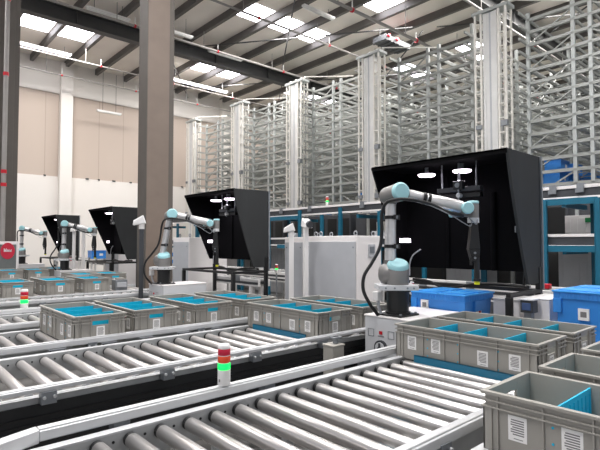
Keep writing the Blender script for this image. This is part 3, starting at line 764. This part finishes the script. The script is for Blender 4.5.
# crates and blue bins behind the distant booths
cb = MB(); cb.box(-.28, .28, -.19, .19, 0, .01, M_blue)
for s in (-1, 1): cb.box(-.28, .28, *sorted((s * .19, s * .18)), .01, .28, M_blue); cb.box(*sorted((s * .28, s * .27)), -.18, .18, .01, .28, M_blue)
for z in (.2, .24, .272): cb.box(-.292, -.27, -.2, .2, z, z + .008, M_blue); cb.box(-.292, .292, -.202, -.18, z, z + .008, M_blue); cb.box(.27, .292, -.2, .2, z, z + .008, M_blue); cb.box(-.292, .292, .18, .202, z, z + .008, M_blue)
cb.box(-.02, .1, -.1905, -.19, .1, .18, M_label)
crate = cb.build('blue_crate'); tag(crate, 'x', 'crate'); ccnt = [0]
def crate_at(x, y, z, label, group=None, rz=0.):
    c = crate if ccnt[0] == 0 else crate.copy()
    if ccnt[0]: col.objects.link(c)
    ccnt[0] += 1; c.location = (x, y, z); c.rotation_euler = (0, 0, rz); c['label'] = label
    if group: c['group'] = group
crate_at(6.05, 17.2, .982, 'blue crate on the white conveyor, seen under the smallest booth')
crate_at(6.05, 12.0, .982, 'blue crate on the white conveyor, seen left of the taupe column')

# round sign panel on the left
o = thing('sign_panel', 'grey framed panel with a red round sign at the left edge', 'sign', (2.47, 12.36, 0), rz=-.3)
o.scale = (.72, .72, .96)
b = MB(); b.box(-.62, .17, 0, .1, 0, 1.62, M_cabw); b.box(-.56, .11, -.012, 0, .2, 1.55, mat('sign_board_grey', (108, 112, 110), .5)); b.build('board', o, .006)
b = MB(); b.cyl((-.12, -.03, 1.40), (-.12, -.012, 1.40), .19, mat('sign_red', (200, 36, 62), .4), 40); b.build('red_disc', o)
b = MB(); m = M_white; z = 1.38
for x0, w, h in ((-.27, .03, .11), (-.235, .03, .075), (-.20, .03, .11), (-.155, .03, .08), (-.12, .025, .05), (-.10, .03, .08), (-.055, .03, .05), (-.02, .02, .08)): b.box(-.12 + (x0 + .135) * .75, -.12 + (x0 + .135) * .75 + w * .75, -.036, -.03, z, z + h * .7, m)
b.box(-.22, -.03, -.036, -.03, z, z + .02, m); b.build('lettering', o)

# ---------------------------------------------------------------- two-tier steel gantry with conveyors
o = thing('conveyor_gantry', 'long two tier steel gantry with teal posts below the racks', 'gantry', (8.2, 0, 0))
YA, YB = -.5, 20.
for z, h, nm in ((2.42, .05, 'upper'), (1.66, .045, 'lower')):
    b = MB(); b.box(0, .06, YA, YB, z - h, z, M_cabw); b.box(0.0, .06, YA, YB, z - .215, z - .175, M_cabw); b.box(.9, .96, YA, YB, z - h, z, M_cabw); b.build('side_rail', o, .004)
    b = MB(); b.box(.02, .05, YA, YB, z - .175, z - h, M_darkm); b.build('belt_side', o)
    b = MB(); b.box(.06, .9, YA, YB, z - .12, z - .08, M_rubber); b.build('belt', o)
posts = (.6, 1.75, 2.42, 3.18, 4.4, 5.45, 6.55, 7.7, 8.3, 9.1, 10.35, 11.6, 12.9, 14.2, 15.5, 17.)
for i, y in enumerate(posts):
    b = MB(); top = 2.2 if i not in (1, 7, 9) else 2.34
    b.box(-.05, .0, y - .036, y + .036, 0, top, M_teal); b.box(-.058, -.05, y - .04, y - .032, 0, top, M_teal); b.box(-.058, -.05, y + .032, y + .04, 0, top, M_teal); b.build('front_post', o)
    if i % 2 == 0: b = MB(); b.box(.96, 1.02, y + .3, y + .4, 0, 2.3, M_teal); b.build('rear_post', o)
for i, (y0, y1, z) in enumerate(((2.42, 3.5, 2.12), (4.9, 6.55, 2.12), (2.42, 3.5, 1.38), (4.4, 5.45, 1.38), (9.1, 11.6, 2.12), (9.1, 10.0, 1.38), (12.9, 14.2, 2.12))):
    b = MB(); b.box(-.03, .03, y0, y1, z, z + .10, M_teal); b.build('cross_beam', o)
y = 0
for y in (0.9, 2.9, 5.0, 7.2, 9.5, 11.9, 14.4, 16.8):
    b = MB(); b.bar((.0, y, 2.12), (.98, y, 2.12), .06, .08, M_teal); b.build('cross_beam', o); b = MB(); b.bar((.0, y, 1.38), (.98, y, 1.38), .06, .08, M_teal); b.build('cross_beam', o)
for y in (2.6, 3.0, 6.0, 7.0, 8.7, 9.8, 12.0, 13.5): b = MB(); b.box(-.03, -.0, y, y + .12, 2.30, 2.36, M_plate); b.box(-.03, .1, y, y + .1, 2.36, 2.44, M_plate); b.build('drive_unit', o)
for y in (3.1, 6.3, 9.2, 12.4): b = MB(); b.box(.1, .3, y + .2, y + .5, 1.60, 1.78, M_cab); b.build('motor', o)
stack_light((8.3, 8.25, 2.42), 1.15, 'tiny stack light on top of the gantry behind the white cabinet')
# machinery standing under and behind the gantry
mx = [(9.7, 3.0, .5, .9, 0, 1.36, M_cab, 'pale grey panel below the lower gantry level at right'), (9.7, 2.9, .5, .85, 1.68, .33, M_cabw, 'white box with green mark between the gantry levels at right'),
      (9.7, 1.9, .5, .35, 0, 1.4, M_cabpanel, 'grey machine panel at the right edge under the gantry'), (9.7, 6.3, .5, 1.0, 1.68, .42, M_cab, 'pale ribbed machine between gantry levels right of the scanner posts'),
      (9.7, 7.5, .5, .35, 1.68, .36, M_cream, 'cream motor unit between gantry levels behind the white cabinet'), (9.7, 10.6, .5, .3, 0, 1.55, M_cabw, 'slim white machine column behind the second booth'),
      (9.7, 5.3, .5, .9, .0, 1.4, M_cab, 'pale cabinet beneath the gantry behind the nearest robot'), (9.7, 12.0, .4, 1.5, 0, 1.4, M_cab, 'pale cabinet beneath the gantry behind the second robot'),
      (9.7, 14.6, .4, 2.0, 0, 1.4, M_cabw, 'white cabinet beneath the gantry left of the taupe column')]
for (x, y, w, d, z, h, m, l) in mx:
    b = MB(); b.box(-w / 2, w / 2, -d / 2, d / 2, 0, h, m)
    n = max(2, int(d / .12))
    for i in range(n): yy = -d / 2 + (i + .5) * d / n; b.box(-w / 2 - .012, -w / 2, yy - .03, yy + .03, .03, h - .04, m)
    if 'green' in l: b.box(-w / 2 - .016, -w / 2 - .011, .0, .09, .2, .28, M_green)
    o = tag(b.build('machine_unit', None, .01), l, 'machine'); o.location = (x, y, z + (.003 if z > 1 else 0))
    if z > 1: # held by a shelf
        pass
b = MB(); b.box(9.28, 10.1, 1.2, 15.8, 1.60, 1.68, M_rackb)
for y in (1.3, 4.2, 8.4, 11.0, 13.1, 15.7): b.box(9.29, 9.35, y, y + .06, 0, 1.60, M_rackb); b.box(10.0, 10.06, y, y + .06, 0, 2.3, M_rackb)
tag(b.build('machine_shelf'), 'long galvanised shelf behind the gantry carrying machines', 'shelf')
for x, y in ((9.65, 2.15), (9.65, 1.55)):
    crate_at(x, y, 1.682, 'blue crate between the gantry levels on the galvanised shelf', 'crates on the gantry shelf', PI / 2)

# ---------------------------------------------------------------- lift masts
def make_mast():
    o = thing('lift_mast', 'x', 'mast'); H = 7.48
    b = MB(); b.box(-.12, .12, -.19, .17, 0, H - .1, M_mast); b.box(-.135, -.12, -.19, -.12, 0, H - .1, M_mast); b.box(-.135, -.12, .10, .17, 0, H - .1, M_mast); b.box(-.13, -.12, -.03, .01, 0, H - .1, M_cabpanel)
    b.build('column', o)
    for y0, y1 in ((.22, .38), (-.42, -.24)):
        b = MB()
        for y in (y0, y1):
            b.box(-.16, -.11, y - .022, y + .022, 0, H, M_cream); b.box(.14, .19, y - .02, y + .02, 0, H, M_cream)
        z = .3
        while z < H:
            b.box(-.15, -.12, y0, y1, z - .012, z + .012, M_cream); b.box(-.13, .17, y1 - .01, y1 + .01, z - .012, z + .012, M_cream); b.box(-.13, .17, y0 - .01, y0 + .01, z + .1, z + .12, M_cream); z += .36
        b.build('ladder_rail', o)
    b = MB(); b.box(-.18, .2, -.5, .46, H - .08, H, M_rack)
    for y in (-.3, 0, .3): b.cyl((0, y, H), (0, y, H + .1), .05, M_cream, 12)
    b.bar((0, -.5, H + .08), (1.6, -1.4, H + .25), .03, .03, M_cream); b.bar((.0, -.4, H), (0, -.5, H + .08), .05, .05, M_cream); b.build('top_frame', o)
    for z in (4.4, 2.9):
        b = MB(); b.box(-.22, -.12, -.46, -.30, z, z + .14, M_plate); b.build('clamp', o); b = MB(); b.box(-.2, -.12, .2, .36, z + .02, z + .12, M_plate); b.build('clamp', o)
    return o
for y0, y1 in ((1.0, 3.4), (3.6, 6.2), (6.4, 9.2), (9.4, 12.2), (12.4, 16.0)):  # dark boxes added to give the deep shade between the gantry levels
    b = MB(); w_ = y1 - y0; b.box(0, .4, 0, w_, 0, 2.35, M_darkm)
    for i in range(int(w_ / .5)): b.box(-.015, 0, .05 + i * .5, .42 + i * .5, .1, 1.5, M_girder); b.box(-.015, 0, .05 + i * .5, .42 + i * .5, 1.72, 2.25, M_black)
    dl = {1.0: 'at the right photo edge', 3.6: 'hidden mostly by the nearest booth', 6.4: 'behind the large white electrical cabinet', 9.4: 'behind the white scanner posts', 12.4: 'behind the second booth'}[y0]
    o = tag(b.build('shade_backing', None, .01), 'added dark backing giving the depth shade below the racks ' + dl, 'backing'); o.location = (10.4, y0, 0)
mast = make_mast()
MY = (5.80, 9.78, 13.33, 17.0, 20.9)
ml = ['nearest tall lift mast, right of centre behind the large booth', 'second tall lift mast, left of the large booth top', 'third lift mast, above the white scanner posts', 'fourth lift mast, right of the second booth top', 'farthest lift mast, just right of the taupe column']
for k, y in enumerate(MY): place(mast, (11.8, y, 0), ml[k], k > 0)

# ---------------------------------------------------------------- storage racks
def make_rack(depth=2.4, x0=0., nb=5, bay=2.7, nlev=15, ztop=7.2):
    o = thing('storage_rack', 'x', 'rack'); L = nb * bay; z0 = 2.6; dz = (ztop - .15 - z0) / (nlev - 1)
    levels = [z0 + i * dz for i in range(nlev)]
    for i in range(nb + 1):
        b = MB(); x = i * bay
        for y in (0, depth / 2 - .18, depth / 2 + .18, depth): b.box(x - .04, x + .04, y - .04, y + .04, 0, ztop + (.25 if y in (0,) else 0), M_rack)
        for j, z in enumerate(levels):
            b.box(x - .04, x + .04, 0, depth, z - .06, z - .005, M_rackb)
            if j % 2 == 0 and j < nlev - 2:
                b.bar((x, .03, z), (x, depth / 2 - .2, z + 2 * dz - .06), .03, .03, M_rackb); b.bar((x, depth - .03, z), (x, depth / 2 + .2, z + 2 * dz - .06), .03, .03, M_rackb)
        b.box(x - .03, x + .03, 0, depth, .4, .45, M_rackb); b.box(x - .03, x + .03, 0, depth, 1.5, 1.55, M_rackb)
        b.build('upright_frame', o)
    for z in levels:
        for y in (-.03, depth / 2 - .2, depth / 2 + .2, depth + .03):
            b = MB(); b.box(-.45 if y in (-.03, depth + .03) else 0, L, y - .02, y + .02, z, z + .065, M_rackb); b.build('shelf_beam', o)
        b = MB()
        for i in range(nb * 3 + 1): x = min(i * bay / 3, L); b.box(x - .02, x + .02, 0, depth, z + .0, z + .02, M_rackb)
        b.build('shelf_support', o)
    for z in (1.0, 1.7):
        for y in (0, depth): b = MB(); b.box(0, L, y - .02, y + .02, z, z + .08, M_rackb); b.build('shelf_beam', o)
    for i in range(nb):
        x = i * bay; b = MB(); b.bar((x, depth + .04, 4.6), (x + bay, depth + .04, 6.6), .02, .02, M_rackb); b.build('brace', o)
        b = MB(); b.bar((x + bay, -.04, 3.0), (x, -.04, 5.4), .02, .02, M_rackb); b.build('brace', o)
    return o
rack = make_rack()
rl = ['storage rack between the nearest and second lift masts', 'storage rack between the second and third lift masts', 'storage rack between the third and fourth lift masts', 'storage rack between the fourth and farthest lift masts', 'storage rack filling the upper right, right of the nearest mast']
for k, y in enumerate((6.5, 10.33, 13.96, 17.75, 2.62)):
    place(rack, (12.1, y, 0), rl[k], k > 0)
dz = (7.05 - 2.6) / 14
k = 0
UR, NM, M23, M34 = 'blue crate low in the rack at upper right', 'blue crate low in the rack between nearest masts', 'blue crate low in the rack between second and third masts', 'blue crate low in the rack between third and fourth masts'
for (yr, lv, xs, ys, l) in ((2.62, 0, (12.6, 13.3, 14.3, 15.6, 16.8), (.35, 2.0), UR), (2.62, 1, (12.6, 13.4, 14.2, 15.8), (.35, 2.0), UR), (2.62, 2, (12.7, 13.6, 15.4), (.35, 2.0), UR), (2.62, 3, (13.9, 16.2), (.35,), UR),
                            (6.5, 0, (12.7, 13.6, 14.3, 16.0), (.35, 2.0), NM), (6.5, 1, (12.7, 14.0, 15.5), (.35, 2.0), NM), (10.33, 0, (12.7, 14.0, 16.2), (.3, .74), M23), (10.33, 1, (12.7, 14.2), (.35,), M23), (10.33, 2, (13.4,), (.35,), M23),
                            (13.96, 0, (12.8, 14.2), (.35,), M34)):
    for x in xs:
        for y in ys: crate_at(x, yr + y, 2.6 + lv * dz + .022, l, l.replace('blue crate', 'blue crates'), PI / 2 if y < 0 else 0)

# ---------------------------------------------------------------- light
w = bpy.data.worlds.new('world'); bpy.context.scene.world = w; w.use_nodes = True
bg = w.node_tree.nodes['Background']; bg.inputs[0].default_value = (*s2l((245, 247, 255)), 1); bg.inputs[1].default_value = .66
def area(x, y, z, sx, sy, p, c=(1, .97, .94)):
    l = bpy.data.lights.new('roof_light', 'AREA'); l.shape = 'RECTANGLE'; l.size = sx; l.size_y = sy; l.energy = p; l.color = c
    o = bpy.data.objects.new('roof_light', l); col.objects.link(o); o.location = (x, y, z)
for x, y, sx, p in ((5, 19.3, 4, 420), (11.5, 19.2, 4, 420), (18, 19.2, 4, 300), (11, 13.5, 4, 420), (20, 13.5, 7, 450), (2.8, 6.8, 3.5, 420), (14.3, 10.5, 5, 420), (24, 9.6, 8, 450), (-.5, 13.4, 5, 420), (16, 6.2, 6, 450), (25, 6.0, 6, 400), (5.5, 2.4, 5, 420), (-1.5, 2.4, 5, 420), (11, -1.8, 6, 420)):
    area(x, y, ZR - .35, sx, 1.2, p)
for (x, y) in ((4.33, 2.48), (4.33, 2.83)):
    for off in OFF:
        l = bpy.data.lights.new('booth_lamp_light', 'AREA'); l.shape = 'DISK'; l.size = .14; l.energy = 1.5; l.color = (1, .93, 1)
        lo = bpy.data.objects.new('booth_lamp_light', l); col.objects.link(lo); lo.location = (x, y + off, 2.13)

# ---------------------------------------------------------------- camera
cam = bpy.data.cameras.new('camera'); cam.sensor_width = 36; cam.lens = 485 / 600 * 36; cam.clip_end = 200
co = bpy.data.objects.new('camera', cam); col.objects.link(co); co.location = (0, 0, 1.52)
co.rotation_euler = (math.radians(90 + 2.1255), 0, math.radians(48.05 - 90))
sc = bpy.context.scene; sc.camera = co
sc.view_settings.view_transform = 'Standard'; sc.view_settings.look = 'None'; sc.view_settings.gamma = 1; sc.view_settings.use_curve_mapping = False
sc.view_settings.exposure = 0
sc.cycles.max_bounces = 6
